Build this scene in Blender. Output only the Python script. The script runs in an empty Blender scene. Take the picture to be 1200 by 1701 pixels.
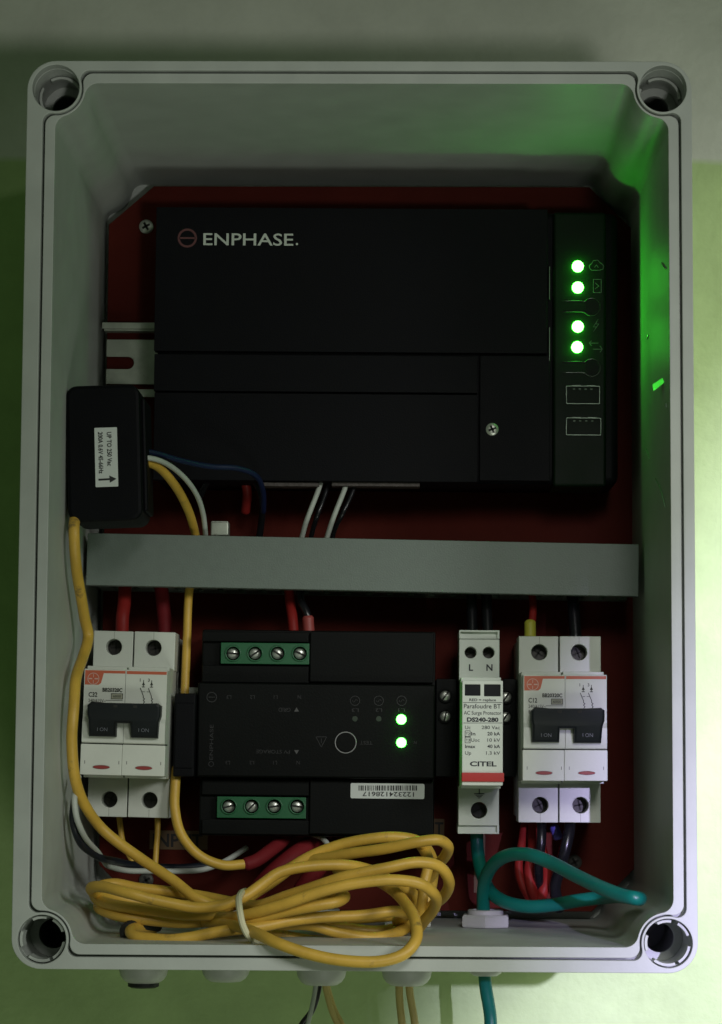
import bpy, bmesh, math, random
from mathutils import Vector, Matrix
from mathutils.geometry import interpolate_bezier
random.seed(7)
sc = bpy.context.scene
col = sc.collection

# ------------------------------------------------------------------ camera
F = 4200.0                                   # focal length in photo pixels (1200 x 1701)
Yc = Vector((62, 411.5, F)).normalized()
Zc = Vector((math.sin(.004), -math.cos(.004), 0)); Zc = (Zc - Yc*Zc.dot(Yc)).normalized()
Xc = Yc.cross(Zc)
def at(px, py, Y=0.0):
    d = Vector(((px-600)/F, (py-850.5)/F, 1)); t = (1+Y)/d.dot(Yc)
    return Vector((d.dot(Xc)*t, Y, d.dot(Zc)*t))
cam = bpy.data.cameras.new('camera'); co = bpy.data.objects.new('camera', cam); col.objects.link(co)
M = Matrix(((Xc.x, -Xc.y, -Xc.z), (Yc.x, -Yc.y, -Yc.z), (Zc.x, -Zc.y, -Zc.z))).to_4x4()
M.translation = Vector((0, -1, 0)); co.matrix_world = M
cam.sensor_fit = 'VERTICAL'; cam.sensor_height = 36; cam.lens = F/1701*36
cam.clip_start = .01; cam.clip_end = 50
sc.camera = co

# ------------------------------------------------------------------ world, lamps, exposure
w = bpy.data.worlds.new('World'); sc.world = w; w.use_nodes = True
bg = w.node_tree.nodes['Background']; bg.inputs[0].default_value = (.42, .66, .33, 1); bg.inputs[1].default_value = .088
def aim(o, p, tgt):
    o.location = p; o.rotation_euler = (Vector(tgt)-Vector(p)).to_track_quat('-Z', 'Y').to_euler()
def area(name, p, tgt, sx, sy, power, c):
    l = bpy.data.lights.new(name, 'AREA'); l.shape = 'RECTANGLE'; l.size = sx; l.size_y = sy; l.energy = power; l.color = c
    o = bpy.data.objects.new(name, l); col.objects.link(o); aim(o, p, tgt); return o
def spot(name, p, tgt, rad, power, c, soft, blend=1.0):
    l = bpy.data.lights.new(name, 'SPOT'); l.energy = power; l.color = c; l.shadow_soft_size = soft; l.spot_blend = blend
    l.spot_size = 2*math.atan(rad/(Vector(tgt)-Vector(p)).length)
    o = bpy.data.objects.new(name, l); col.objects.link(o); aim(o, p, tgt); return o
spot('window_light', (1.10, -1.30, .42), (.12, 0, -.10), .42, 46, (.98, .99, .95), .22)
spot('front_fill', (.14, -.85, .33), (.07, .1, -.05), .31, 9.5, (1.0, .99, .95), .10)  # fill spot added to brighten the devices from the front
area('floor_bounce', (.40, -1.2, -.95), (0, 0, .2), .5, .3, 3.3, (.95, 1.0, .88))
spot('top_fill_spot', (.25, -1.25, -.13), (-.05, .1, .44), .34, 13, (1.0, .99, .95), .045)  # spot added to light the top and set the shadow band above the box
spot('side_light', (.95, -.45, .20), (.26, .19, .14), .21, 30, (.98, 1.0, .93), .10)
bd = Vector((-.225, 1, -.10)).normalized()
sp = bpy.data.lights.new('beam_light', 'SPOT'); so = bpy.data.objects.new('beam_light', sp); col.objects.link(so)
e1, e2 = Vector((.035, .19, -.11)), Vector((.150, .19, .138))          # edge of the pool of light where it meets the wall
so_p = Vector((.09, .19, 0)) - bd*7.0
so_t = (e1+e2)/2 + Vector((.91, 0, -.415))*.75
aim(so, so_p, so_t)
half = ((so_t-so_p).angle(e1-so_p)+(so_t-so_p).angle(e2-so_p))/2
sp.spot_size = 2*half; sp.spot_blend = .045; sp.energy = 3500; sp.color = (.64, .56, .98); sp.shadow_soft_size = .05
vs = sc.view_settings; vs.view_transform = 'Standard'; vs.look = 'None'; vs.exposure = 0; vs.gamma = 1
sc.cycles.use_denoising = True
sc.cycles.sample_clamp_indirect = 6

# ------------------------------------------------------------------ materials
MATS = {}
def mat(name, c, rough=.45, metal=0.0, spec=.5, bump=.0, bscale=900, var=.06, vscale=60, coat=0.0, emit=None, es=0, stain=None):
    if name in MATS: return MATS[name]
    m = bpy.data.materials.new(name); m.use_nodes = True; MATS[name] = m
    N, L = m.node_tree.nodes, m.node_tree.links
    b = N['Principled BSDF']; tc = N.new('ShaderNodeTexCoord')
    b.inputs['Roughness'].default_value = rough; b.inputs['Metallic'].default_value = metal
    b.inputs['Specular IOR Level'].default_value = spec; b.inputs['Coat Weight'].default_value = coat
    n = N.new('ShaderNodeTexNoise'); n.inputs['Scale'].default_value = vscale; n.inputs['Detail'].default_value = 8
    L.new(tc.outputs['Object'], n.inputs['Vector'])
    r = N.new('ShaderNodeValToRGB'); r.color_ramp.elements[0].position = .3; r.color_ramp.elements[1].position = .7
    r.color_ramp.elements[0].color = [max(0, x*(1-var)) for x in c]+[1]; r.color_ramp.elements[1].color = [min(1, x*(1+var)) for x in c]+[1]
    L.new(n.outputs['Fac'], r.inputs['Fac']); out = r.outputs['Color']
    if stain:
        n2 = N.new('ShaderNodeTexNoise'); n2.inputs['Scale'].default_value = stain[1]; n2.inputs['Detail'].default_value = 10; n2.inputs['Roughness'].default_value = .7
        L.new(tc.outputs['Object'], n2.inputs['Vector'])
        r2 = N.new('ShaderNodeValToRGB'); r2.color_ramp.elements[0].position = stain[2]; r2.color_ramp.elements[1].position = stain[2]+.08
        L.new(n2.outputs['Fac'], r2.inputs['Fac'])
        mx = N.new('ShaderNodeMix'); mx.data_type = 'RGBA'; L.new(r2.outputs['Color'], mx.inputs['Factor']); L.new(out, mx.inputs['A']); mx.inputs['B'].default_value = (*stain[0], 1)
        out = mx.outputs['Result']
    L.new(out, b.inputs['Base Color'])
    rr = N.new('ShaderNodeMapRange'); rr.inputs['To Min'].default_value = max(.02, rough-.07); rr.inputs['To Max'].default_value = min(1, rough+.07)
    L.new(n.outputs['Fac'], rr.inputs['Value']); L.new(rr.outputs['Result'], b.inputs['Roughness'])
    if bump:
        nb = N.new('ShaderNodeTexNoise'); nb.inputs['Scale'].default_value = bscale; nb.inputs['Detail'].default_value = 4
        L.new(tc.outputs['Object'], nb.inputs['Vector'])
        bp = N.new('ShaderNodeBump'); bp.inputs['Strength'].default_value = bump; bp.inputs['Distance'].default_value = .0004
        L.new(nb.outputs['Fac'], bp.inputs['Height']); L.new(bp.outputs['Normal'], b.inputs['Normal'])
    if emit:
        b.inputs['Emission Color'].default_value = (*emit, 1); b.inputs['Emission Strength'].default_value = es
    return m
box_m = mat('grey_box_plastic', (.46, .49, .45), .50, spec=.38, bump=.12, bscale=700, var=.06, stain=((.22, .22, .18), 55, .71))
black = mat('black_plastic', (.0034, .0036, .0048), .55, spec=.10, bump=.25, bscale=1500, var=.15)
black2 = mat('satin_black_plastic', (.0038, .0046, .0042), .48, spec=.10, bump=.15, bscale=1200, var=.15)
toggle_m = mat('toggle_black_plastic', (.010, .013, .015), .45, spec=.25, bump=.1)
white = mat('white_breaker_plastic', (.64, .67, .60), .4, bump=.1, bscale=800, var=.03, stain=((.36, .34, .27), 160, .74))
white2 = mat('white_surge_plastic', (.67, .72, .65), .42, bump=.1, bscale=800, var=.03, stain=((.38, .37, .30), 170, .75))
seam = mat('dark_seam', (.02, .02, .018), .8)
rustm = mat('orange_red_painted_board', (.088, .013, .008), .65, spec=.08, bump=.3, bscale=500, var=.12, vscale=30)
rail_m = mat('zinc_rail', (.44, .48, .40), .42, metal=.55, bump=.2, bscale=400, var=.18, vscale=120, stain=((.16, .12, .07), 90, .62))
steel = mat('screw_steel', (.62, .64, .58), .33, metal=.7, bump=.2, bscale=900, var=.2, vscale=300)
duct_m = mat('grey_duct_plastic', (.150, .185, .160), .5, bump=.3, bscale=1400, var=.05, vscale=220)
yellow = mat('yellow_cable_pvc', (.62, .385, .055), .45, bump=.4, bscale=260, var=.16, vscale=70, stain=((.30, .19, .05), 75, .60))
beige = mat('aged_yellow_cable_pvc', (.55, .43, .16), .5, bump=.15, var=.12)
whitew = mat('white_wire_pvc', (.46, .49, .44), .5, bump=.3, bscale=900, var=.08)
bluew = mat('blue_wire_pvc', (.004, .009, .045), .45, var=.1)
blackw = mat('black_wire_pvc', (.008, .008, .010), .28, var=.1)
redw = mat('red_wire_pvc', (.26, .018, .015), .5, spec=.2, var=.12)
darkred = mat('dark_red_sleeve', (.17, .014, .018), .6, spec=.15, var=.15)
greenw = mat('green_cable_pvc', (.004, .165, .12), .38, bump=.1, var=.1)
gland_m = mat('pale_grey_gland_nylon', (.50, .50, .47), .5, bump=.25, bscale=600, var=.06, stain=((.2, .18, .15), 120, .72))
tie_m = mat('cream_cable_tie', (.66, .63, .42), .4, var=.05)
green_t = mat('green_terminal_plastic', (.007, .105, .035), .42, bump=.1, var=.1)
orange = mat('orange_print', (.50, .11, .05), .5)
ink = mat('black_ink', (.012, .012, .012), .6)
inkg = mat('grey_ink', (.20, .20, .19), .6)
paper = mat('white_label_paper', (.62, .66, .62), .55, var=.03)
cream_paper = mat('yellowed_label_paper', (.16, .10, .05), .7, var=.12, bump=.2)
red_p = mat('red_band_plastic', (.45, .018, .015), .45)
redflag = mat('red_indicator_flag', (.28, .035, .03), .5)
dimprint = mat('grey_print', (.013, .013, .014), .5)
logo_red = mat('faded_red_print', (.10, .03, .03), .5)
whiteprint = mat('white_print', (.50, .55, .48), .45)
windowm = mat('smoked_window', (.02, .02, .025), .15)
usbm = mat('usb_shell_metal', (.09, .12, .09), .35, metal=.7)
copper = mat('bare_copper', (.55, .22, .10), .4, metal=.8)
led_m = mat('lit_green_led', (.1, .8, .1), .3, emit=(.05, 1.0, .04), es=36)
led_m2 = mat('lit_small_green_led', (.1, .8, .1), .3, emit=(.05, 1.0, .045), es=27)
led_off = mat('unlit_led_lens', (.02, .035, .02), .3)
glossg = mat('gloss_green_film', (.35, .5, .35), .12, coat=1.0, bump=.5, bscale=300)
def translucent(name, c):
    m = bpy.data.materials.new(name); m.use_nodes = True; n, l = m.node_tree.nodes, m.node_tree.links
    d = n.new('ShaderNodeBsdfDiffuse'); t = n.new('ShaderNodeBsdfTranslucent'); d.inputs[0].default_value = t.inputs[0].default_value = (*c, 1)
    mx = n.new('ShaderNodeMixShader'); mx.inputs[0].default_value = .6; l.new(d.outputs[0], mx.inputs[1]); l.new(t.outputs[0], mx.inputs[2]); l.new(mx.outputs[0], n['Material Output'].inputs[0]); return m
flap_m = mat('shiny_flap_film', (.5, .55, .45), .32, spec=1.0, bump=.3, bscale=400)
guide = mat('dark_green_light_guide', (.006, .045, .006), .55, spec=.2)
foam = mat('dark_rubber', (.014, .014, .014), .6)

# ------------------------------------------------------------------ mesh helpers (local: x right, z up, y into the wall)
def link(o, parent=None):
    col.objects.link(o)
    if parent is not None: o.parent = parent
    return o
def thing(name, label, cat, loc=(0, 0, 0), rot=0.0, group=None):
    o = bpy.data.objects.new(name, None); o.empty_display_size = .01; col.objects.link(o)
    o.location = loc; o.rotation_euler = (0, rot, 0); o['label'] = label; o['category'] = cat
    if group: o['group'] = group
    return o
def tag(o, label, cat, group=None):
    o['label'] = label; o['category'] = cat
    if group: o['group'] = group
    return o
def obj(name, bm, m, parent=None, smooth=True, ang=40):
    me = bpy.data.meshes.new(name); bm.normal_update(); bm.to_mesh(me); bm.free()
    me.materials.append(m)
    if smooth:
        for p in me.polygons: p.use_smooth = True
        me.set_sharp_from_angle(angle=math.radians(ang))
    o = link(bpy.data.objects.new(name, me), parent)
    if smooth and len(me.polygons) < 3000:
        wn = o.modifiers.new('wn', 'WEIGHTED_NORMAL'); wn.keep_sharp = True; wn.weight = 100
    return o
def BM(): return bmesh.new()
def bx(bm, x0, x1, y0, y1, z0, z1, bev=0.0, seg=2):
    r = bmesh.ops.create_cube(bm, size=1.0)['verts']
    for v in r: v.co = Vector(((x0+x1)/2+v.co.x*(x1-x0), (y0+y1)/2+v.co.y*(y1-y0), (z0+z1)/2+v.co.z*(z1-z0)))
    if bev > 0:
        es = list({e for v in r for e in v.link_edges})
        bmesh.ops.bevel(bm, geom=es, offset=bev, segments=seg, profile=.5, affect='EDGES')
    return bm
def circ(cx, cz, r, n=32, a0=0): return [(cx+r*math.cos(a0+2*math.pi*i/n), cz+r*math.sin(a0+2*math.pi*i/n)) for i in range(n)]
def rrect(x0, z0, x1, z1, r, n=5):
    if x0 > x1: x0, x1 = x1, x0
    if z0 > z1: z0, z1 = z1, z0
    pts = []
    for cx, cz, a in ((x1-r, z1-r, 0), (x0+r, z1-r, 90), (x0+r, z0+r, 180), (x1-r, z0+r, 270)):
        for i in range(n+1):
            t = math.radians(a+90*i/n); pts.append((cx+r*math.cos(t), cz+r*math.sin(t)))
    return pts
def plate(bm, outer, holes, y0, y1, bev=0.0):
    """flat plate with holes, extruded from y0 to y1, edges bevelled"""
    cu = bpy.data.curves.new('t', 'CURVE'); cu.dimensions = '2D'; cu.fill_mode = 'BOTH'
    for pts in [outer]+list(holes):
        s = cu.splines.new('POLY'); s.points.add(len(pts)-1)
        for p, q in zip(s.points, pts): p.co = (q[0], q[1], 0, 1)
        s.use_cyclic_u = True
    cu.extrude = max(0, (y1-y0)/2-bev); cu.bevel_depth = bev; cu.bevel_resolution = 1; cu.offset = -bev
    o = bpy.data.objects.new('t', cu); col.objects.link(o)
    dg = bpy.context.evaluated_depsgraph_get(); me = bpy.data.meshes.new_from_object(o.evaluated_get(dg))
    me.transform(Matrix(((1, 0, 0, 0), (0, 0, -1, (y0+y1)/2), (0, 1, 0, 0), (0, 0, 0, 1))))
    bm.from_mesh(me); bpy.data.objects.remove(o); bpy.data.curves.remove(cu); bpy.data.meshes.remove(me)
    return bm
def cyl(bm, cx, cz, r, y0, y1, n=28, r2=None, cap0=True):
    r2 = r if r2 is None else r2
    a = [bm.verts.new((cx+r*math.cos(2*math.pi*i/n), y0, cz+r*math.sin(2*math.pi*i/n))) for i in range(n)]
    b = [bm.verts.new((cx+r2*math.cos(2*math.pi*i/n), y1, cz+r2*math.sin(2*math.pi*i/n))) for i in range(n)]
    for i in range(n): bm.faces.new((a[i], a[(i+1) % n], b[(i+1) % n], b[i]))
    if cap0: bm.faces.new(a)
    bm.faces.new(list(reversed(b)))
    return bm
def lathe(bm, prof, c=(0, 0, 0), axis='Z', n=36, knurl=0):
    """prof: (r, h) list"""
    rings = []
    for k, (r, h) in enumerate(prof):
        ring = []
        for i in range(n):
            a = 2*math.pi*i/n; q = r
            if knurl and i % 2: q = r-knurl if r > 1e-6 else r
            p = (q*math.cos(a), q*math.sin(a), h) if axis == 'Z' else (q*math.cos(a), h, q*math.sin(a))
            ring.append(bm.verts.new(Vector(p)+Vector(c)))
        rings.append(ring)
    for a, b in zip(rings, rings[1:]):
        for i in range(n): bm.faces.new((a[i], a[(i+1) % n], b[(i+1) % n], b[i]))
    bm.faces.new(rings[0]); bm.faces.new(list(reversed(rings[-1])))
    bmesh.ops.recalc_face_normals(bm, faces=bm.faces)
    return bm
def spline(pts, sub=8):
    P = [Vector(p) for p in pts]
    if len(P) < 3: return P
    out = []
    for i in range(len(P)-1):
        p0 = P[i-1] if i else P[0]*2-P[1]; p1, p2 = P[i], P[i+1]; p3 = P[i+2] if i+2 < len(P) else P[-1]*2-P[-2]
        d1 = max((p1-p0).length, 1e-6)**.5; d2 = max((p2-p1).length, 1e-6)**.5; d3 = max((p3-p2).length, 1e-6)**.5
        m1 = (p2-p1) + ((p1-p0)/d1-(p2-p0)/(d1+d2))*d2*1.0
        m2 = (p2-p1) + ((p3-p2)/d3-(p3-p1)/(d2+d3))*d2*1.0
        # centripetal tangents
        t1 = ((p1-p0)/d1 - (p2-p0)/(d1+d2) + (p2-p1)/d2)*d2
        t2 = ((p2-p1)/d2 - (p3-p1)/(d2+d3) + (p3-p2)/d3)*d2
        for k in range(sub):
            t = k/sub; t_2, t_3 = t*t, t*t*t
            out.append(p1*(2*t_3-3*t_2+1)+t1*(t_3-2*t_2+t)+p2*(-2*t_3+3*t_2)+t2*(t_3-t_2))
    out.append(P[-1]); return out
def tube(bm, pts, r, n=12, sub=8, raw=False, r_end=None):
    P = pts if raw else spline(pts, sub)
    P = [Vector(p) for p in P]
    T = [(P[min(i+1, len(P)-1)]-P[max(i-1, 0)]).normalized() for i in range(len(P))]
    u = T[0].orthogonal().normalized(); rings = []
    for i, p in enumerate(P):
        u = (u-T[i]*u.dot(T[i])).normalized(); v = T[i].cross(u)
        q = r if r_end is None else r+(r_end-r)*i/(len(P)-1)
        rings.append([bm.verts.new(p+(u*math.cos(2*math.pi*k/n)+v*math.sin(2*math.pi*k/n))*q) for k in range(n)])
    for a, b in zip(rings, rings[1:]):
        for i in range(n): bm.faces.new((a[i], a[(i+1) % n], b[(i+1) % n], b[i]))
    for ring, p, t, s in ((rings[0], P[0], T[0], -1), (rings[-1], P[-1], T[-1], 1)):
        rr = (ring[0].co-p).length
        c = [bm.verts.new(p+(v.co-p)*.7+t*s*rr*.35) for v in ring]
        for i in range(n): bm.faces.new((ring[i], ring[(i+1) % n], c[(i+1) % n], c[i]))
        bm.faces.new(c)
    bmesh.ops.recalc_face_normals(bm, faces=bm.faces)
    return bm
def wpts(lst): return [at(*p) for p in lst]
def text_mesh(bm, s, h, x, z, y, align='LEFT', rot=0.0, bold=0.0, sx=1.0, space=1.0, ext=.00004, fit=None):
    """flat print: capital height h (m), baseline at (x,z); fit = total width"""
    cu = bpy.data.curves.new('t', 'FONT'); cu.body = s; cu.size = h/.70; cu.align_x = align; cu.extrude = ext; cu.offset = bold*h; cu.space_character = space
    cu.resolution_u = 3
    o = bpy.data.objects.new('t', cu); col.objects.link(o)
    dg = bpy.context.evaluated_depsgraph_get(); me = bpy.data.meshes.new_from_object(o.evaluated_get(dg))
    if fit and len(me.vertices):
        xs = [v.co.x for v in me.vertices]; wd = max(xs)-min(xs)
        if wd > 0: sx = fit/wd
        if align == 'LEFT': me.transform(Matrix.Translation((-min(xs), 0, 0)))
    R = Matrix(((1, 0, 0, 0), (0, 0, -1, 0), (0, 1, 0, 0), (0, 0, 0, 1)))
    me.transform(Matrix.Translation((x, y, z)) @ Matrix.Rotation(rot, 4, 'Y') @ R @ Matrix.Diagonal((sx, 1, 1, 1)))
    bm.from_mesh(me); bpy.data.objects.remove(o); bpy.data.curves.remove(cu); bpy.data.meshes.remove(me)
    return bm
def stroke(bm, pts, wd, y, closed=False, th=.00005):
    """flat printed line through 2D points"""
    P = [Vector(p) for p in pts]
    if closed: P.append(P[0])
    for a, b in zip(P, P[1:]):
        d = b-a
        if d.length < 1e-7: continue
        d.normalize(); nrm = Vector((-d.y, d.x))*wd/2; a2 = a-d*wd*.3; b2 = b+d*wd*.3
        q = [a2+nrm, b2+nrm, b2-nrm, a2-nrm]
        f = [bm.verts.new((p.x, y-th, p.y)) for p in q]; g = [bm.verts.new((p.x, y+th, p.y)) for p in q]
        bm.faces.new(f); bm.faces.new(list(reversed(g)))
        for i in range(4): bm.faces.new((f[i], f[(i+1) % 4], g[(i+1) % 4], g[i]))
    bmesh.ops.recalc_face_normals(bm, faces=bm.faces)
    return bm
def ring2(bm, cx, cz, r, wd, y, n=28, th=.00005): return plate(bm, circ(cx, cz, r+wd/2, n), [circ(cx, cz, r-wd/2, n)], y-th, y+th)
class Dev:
    """local frame of a device whose front reference plane is at depth Y; a = small clockwise tilt"""
    def __init__(s, px, py, Y, a=0.0): s.O = at(px, py, Y); s.Y = Y; s.a = a
    def L(s, px, py, y=0.0):
        p = at(px, py, s.Y+y)-s.O; c, n = math.cos(s.a), math.sin(s.a)
        return (p.x*c-p.z*n, p.x*n+p.z*c)
    def R(s, x0, y0, x1, y1, y=0.0):
        """axis-aligned local rect (x0,x1,z0,z1) from photo px box"""
        cx, cz = s.L((x0+x1)/2, (y0+y1)/2, y); k = (1+s.Y+y)/F; hw, hh = abs(x1-x0)/2*k, abs(y1-y0)/2*k
        return cx-hw, cx+hw, cz-hh, cz+hh
    def k(s, y=0.0): return (1+s.Y+y)/F
def pbox(bm, D, r, y0, y1, bev=0.0, seg=2):
    a = D.R(*r, y0); return bx(bm, a[0], a[1], y0, y1, a[2], a[3], bev, seg)
def screw(parent, D, px, py, r, y, name='screw', slot=0.6, m=None, kind='slot'):
    """pan head with a cut slot: disc ring + recessed bar"""
    x, z = D.L(px, py, y); k = D.k(y); rr = r*k; bm = BM()
    w_ = rr*.16; c, s_ = math.cos(slot), math.sin(slot)
    n = 24
    lathe(bm, [(rr, .0012), (rr, .0004), (rr*.86, 0), (rr*.6, -.0003), (rr*.02, -.0004)], (0, 0, 0), 'Y', n)
    o = obj(name, bm, m or steel, parent); o.location = (x, y, z)
    sb = BM()
    angs = (slot,) if kind == 'slot' else (slot, slot+math.pi/2)
    for A in angs:
        c, s_ = math.cos(A), math.sin(A); L_ = rr*(.95 if kind == 'slot' else .6)
        q = [(-L_*c-w_*-s_, -L_*s_-w_*c), (L_*c-w_*-s_, L_*s_-w_*c), (L_*c+w_*-s_, L_*s_+w_*c), (-L_*c+w_*-s_, -L_*s_+w_*c)]
        f = [sb.verts.new((p[0], -.00047, p[1])) for p in q]; g = [sb.verts.new((p[0], .0002, p[1])) for p in q]
        sb.faces.new(f)
        for i in range(4): sb.faces.new((f[i], f[(i+1) % 4], g[(i+1) % 4], g[i]))
    bmesh.ops.recalc_face_normals(sb, faces=sb.faces)
    obj('slot', sb, seam, o, smooth=False)
    return o

# ------------------------------------------------------------------ wall
XL, XR, ZB, ZT = -.1513, .1172, -.0823, .2812       # rim of the enclosure, at depth 0
kp = 1/F
wallm = bpy.data.materials.new('two_tone_wall_paint'); wallm.use_nodes = True
N, L = wallm.node_tree.nodes, wallm.node_tree.links; b = N['Principled BSDF']; b.inputs['Roughness'].default_value = .62
tc = N.new('ShaderNodeTexCoord'); sx = N.new('ShaderNodeSeparateXYZ'); L.new(tc.outputs['Object'], sx.inputs[0])
wob = N.new('ShaderNodeTexNoise'); wob.inputs['Scale'].default_value = 25; L.new(tc.outputs['Object'], wob.inputs['Vector'])
ma = N.new('ShaderNodeMath'); ma.operation = 'MULTIPLY_ADD'; ma.inputs[1].default_value = .005; L.new(wob.outputs['Fac'], ma.inputs[0]); L.new(sx.outputs['Z'], ma.inputs[2])
zb = at(1175, 264, .19).z
mr = N.new('ShaderNodeMapRange'); mr.inputs['From Min'].default_value = zb-.0002; mr.inputs['From Max'].default_value = zb+.0034; L.new(ma.outputs[0], mr.inputs['Value'])
def vnoise(c, sc_, v):
    n = N.new('ShaderNodeTexNoise'); n.inputs['Scale'].default_value = sc_; n.inputs['Detail'].default_value = 9; n.inputs['Roughness'].default_value = .65
    L.new(tc.outputs['Object'], n.inputs['Vector']); r = N.new('ShaderNodeValToRGB'); r.color_ramp.elements[0].position = .3; r.color_ramp.elements[1].position = .72
    r.color_ramp.elements[0].color = [x*(1-v) for x in c]+[1]; r.color_ramp.elements[1].color = [min(1, x*(1+v)) for x in c]+[1]
    L.new(n.outputs['Fac'], r.inputs['Fac']); return r.outputs['Color']
g = vnoise((.45, .60, .26), 22, .13); wh = vnoise((.60, .62, .53), 20, .10)
mx = N.new('ShaderNodeMix'); mx.data_type = 'RGBA'; L.new(mr.outputs['Result'], mx.inputs['Factor']); L.new(g, mx.inputs['A']); L.new(wh, mx.inputs['B'])
spn = N.new('ShaderNodeTexVoronoi'); spn.inputs['Scale'].default_value = 17; L.new(tc.outputs['Object'], spn.inputs['Vector'])
sr = N.new('ShaderNodeMapRange'); sr.inputs['From Min'].default_value = .025; sr.inputs['From Max'].default_value = .05; sr.inputs['To Min'].default_value = .45; sr.inputs['To Max'].default_value = 0
L.new(spn.outputs['Distance'], sr.inputs['Value'])
mx2 = N.new('ShaderNodeMix'); mx2.data_type = 'RGBA'; L.new(sr.outputs['Result'], mx2.inputs['Factor']); L.new(mx.outputs['Result'], mx2.inputs['A']); mx2.inputs['B'].default_value = (.16, .17, .09, 1)
L.new(mx2.outputs['Result'], b.inputs['Base Color'])
bn = N.new('ShaderNodeTexNoise'); bn.inputs['Scale'].default_value = 160; bn.inputs['Detail'].default_value = 6; L.new(tc.outputs['Object'], bn.inputs['Vector'])
bp = N.new('ShaderNodeBump'); bp.inputs['Strength'].default_value = .45; bp.inputs['Distance'].default_value = .0012; L.new(bn.outputs['Fac'], bp.inputs['Height']); L.new(bp.outputs['Normal'], b.inputs['Normal'])
bm = BM(); bx(bm, -2.5, 2.5, .190, .30, -2.0, 2.2); o = obj('wall', bm, wallm, smooth=False); o['kind'] = 'structure'

# ------------------------------------------------------------------ enclosure
enc = thing('enclosure', 'open grey plastic electrical enclosure with four round corner screw posts, mounted on the wall', 'electrical enclosure', (0, 0, 0))
ei = dict(l=at(83, 700).x, r=XR-.0094, t=ZT-.0090, b=ZB+.0098)        # inner opening
BOSS = [(XL+.0116, ZT-.0112), (XR-.0116, ZT-.0112), (XR-.0116, ZB+.0115), (XL+.0119, ZB+.0115)]
def cavity(e, R, f, n=8):
    """cavity outline grown by e, running round the corner posts with radius R, fillets f"""
    l, r, t, b_ = ei['l']-e, ei['r']+e, ei['t']+e, ei['b']-e
    pts = []
    for (bx_, bz_), (sx_, sz_) in zip(BOSS, ((-1, 1), (1, 1), (1, -1), (-1, -1))):
        xe = l if sx_ < 0 else r; ze = t if sz_ > 0 else b_
        cx1 = xe-sx_*f; dz = math.sqrt(max(1e-9, (R+f)**2-(cx1-bx_)**2)); c1 = Vector((cx1, bz_-sz_*dz))      # fillet on the upright side
        cz2 = ze-sz_*f; dx = math.sqrt(max(1e-9, (R+f)**2-(cz2-bz_)**2)); c2 = Vector((bx_-sx_*dx, cz2))      # fillet on the level side
        B = Vector((bx_, bz_))
        def arc(c, r_, a0, a1, m):
            while a1-a0 > math.pi: a1 -= 2*math.pi
            while a1-a0 < -math.pi: a1 += 2*math.pi
            return [(c[0]+r_*math.cos(a0+(a1-a0)*i/m), c[1]+r_*math.sin(a0+(a1-a0)*i/m)) for i in range(m+1)]
        aB1 = math.atan2(c1.y-B.y, c1.x-B.x); aB2 = math.atan2(c2.y-B.y, c2.x-B.x)
        seg1 = arc(c1, f, math.atan2(0, sx_), aB1+math.pi, n)
        seg2 = arc(B, R, aB1, aB2, n*2)
        seg3 = arc(c2, f, aB2+math.pi, math.atan2(sz_, 0), n)
        s = seg1+seg2[1:-1]+seg3
        if sx_*sz_ > 0: s = list(reversed(s))
        pts += s
    return pts
hr = 40*kp
holes = [circ(x, z, hr, 48) for x, z in BOSS]
bm = BM(); plate(bm, rrect(XL, ZB, XR, ZT, .0118, 10), [cavity(21*kp, 44*kp, 15*kp)]+holes, 0, .0075, .0003); obj('rim_flange', bm, box_m, enc)
bm = BM(); plate(bm, cavity(17.5*kp, 46.2*kp, 17*kp), [cavity(0, 50*kp, 23*kp)], .0012, .0078, .0003); obj('rim_lip', bm, box_m, enc)
bm = BM(); plate(bm, rrect(XL+.0012, ZB+.0012, XR-.0012, ZT-.0012, .0108, 10), [cavity(.6*kp, 49.6*kp, 23*kp)]+[circ(x, z, hr*.985, 48) for x, z in BOSS], .006, .186); obj('side_walls', bm, box_m, enc)
bm = BM(); bx(bm, XL+.002, XR-.002, .184, .1895, ZB+.002, ZT-.002, .001); obj('back_panel', bm, box_m, enc)
for x, z in BOSS:
    bm = BM(); plate(bm, circ(x, z, hr*.99, 40), [circ(x, z, hr*.62, 32)], .034, .037, .0003)
    obj('screw_seat', bm, box_m, enc); bm = BM(); cyl(bm, x, z, hr*.97, .10, .102); obj('post_floor', bm, box_m, enc)
    # split sleeve of the lid screw
    bm = BM(); lower = z < 0
    gaps = [(20, 62), (80, 118), (160, 200), (232, 290), (300, 352)] if lower else [(0, 120), (150, 330)]
    for a0, a1 in gaps:
        A = [math.radians(a0+(a1-a0)*i/10) for i in range(11)]; ro, ri = hr*.95, hr*.83
        pts = [(x+ro*math.cos(t), z+ro*math.sin(t)) for t in A]+[(x+ri*math.cos(t), z+ri*math.sin(t)) for t in reversed(A)]
        plate(bm, pts, [], .0022 if lower else .016, .012 if lower else .02, .0002)
    obj('sleeve_ring', bm, box_m, enc)
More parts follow.
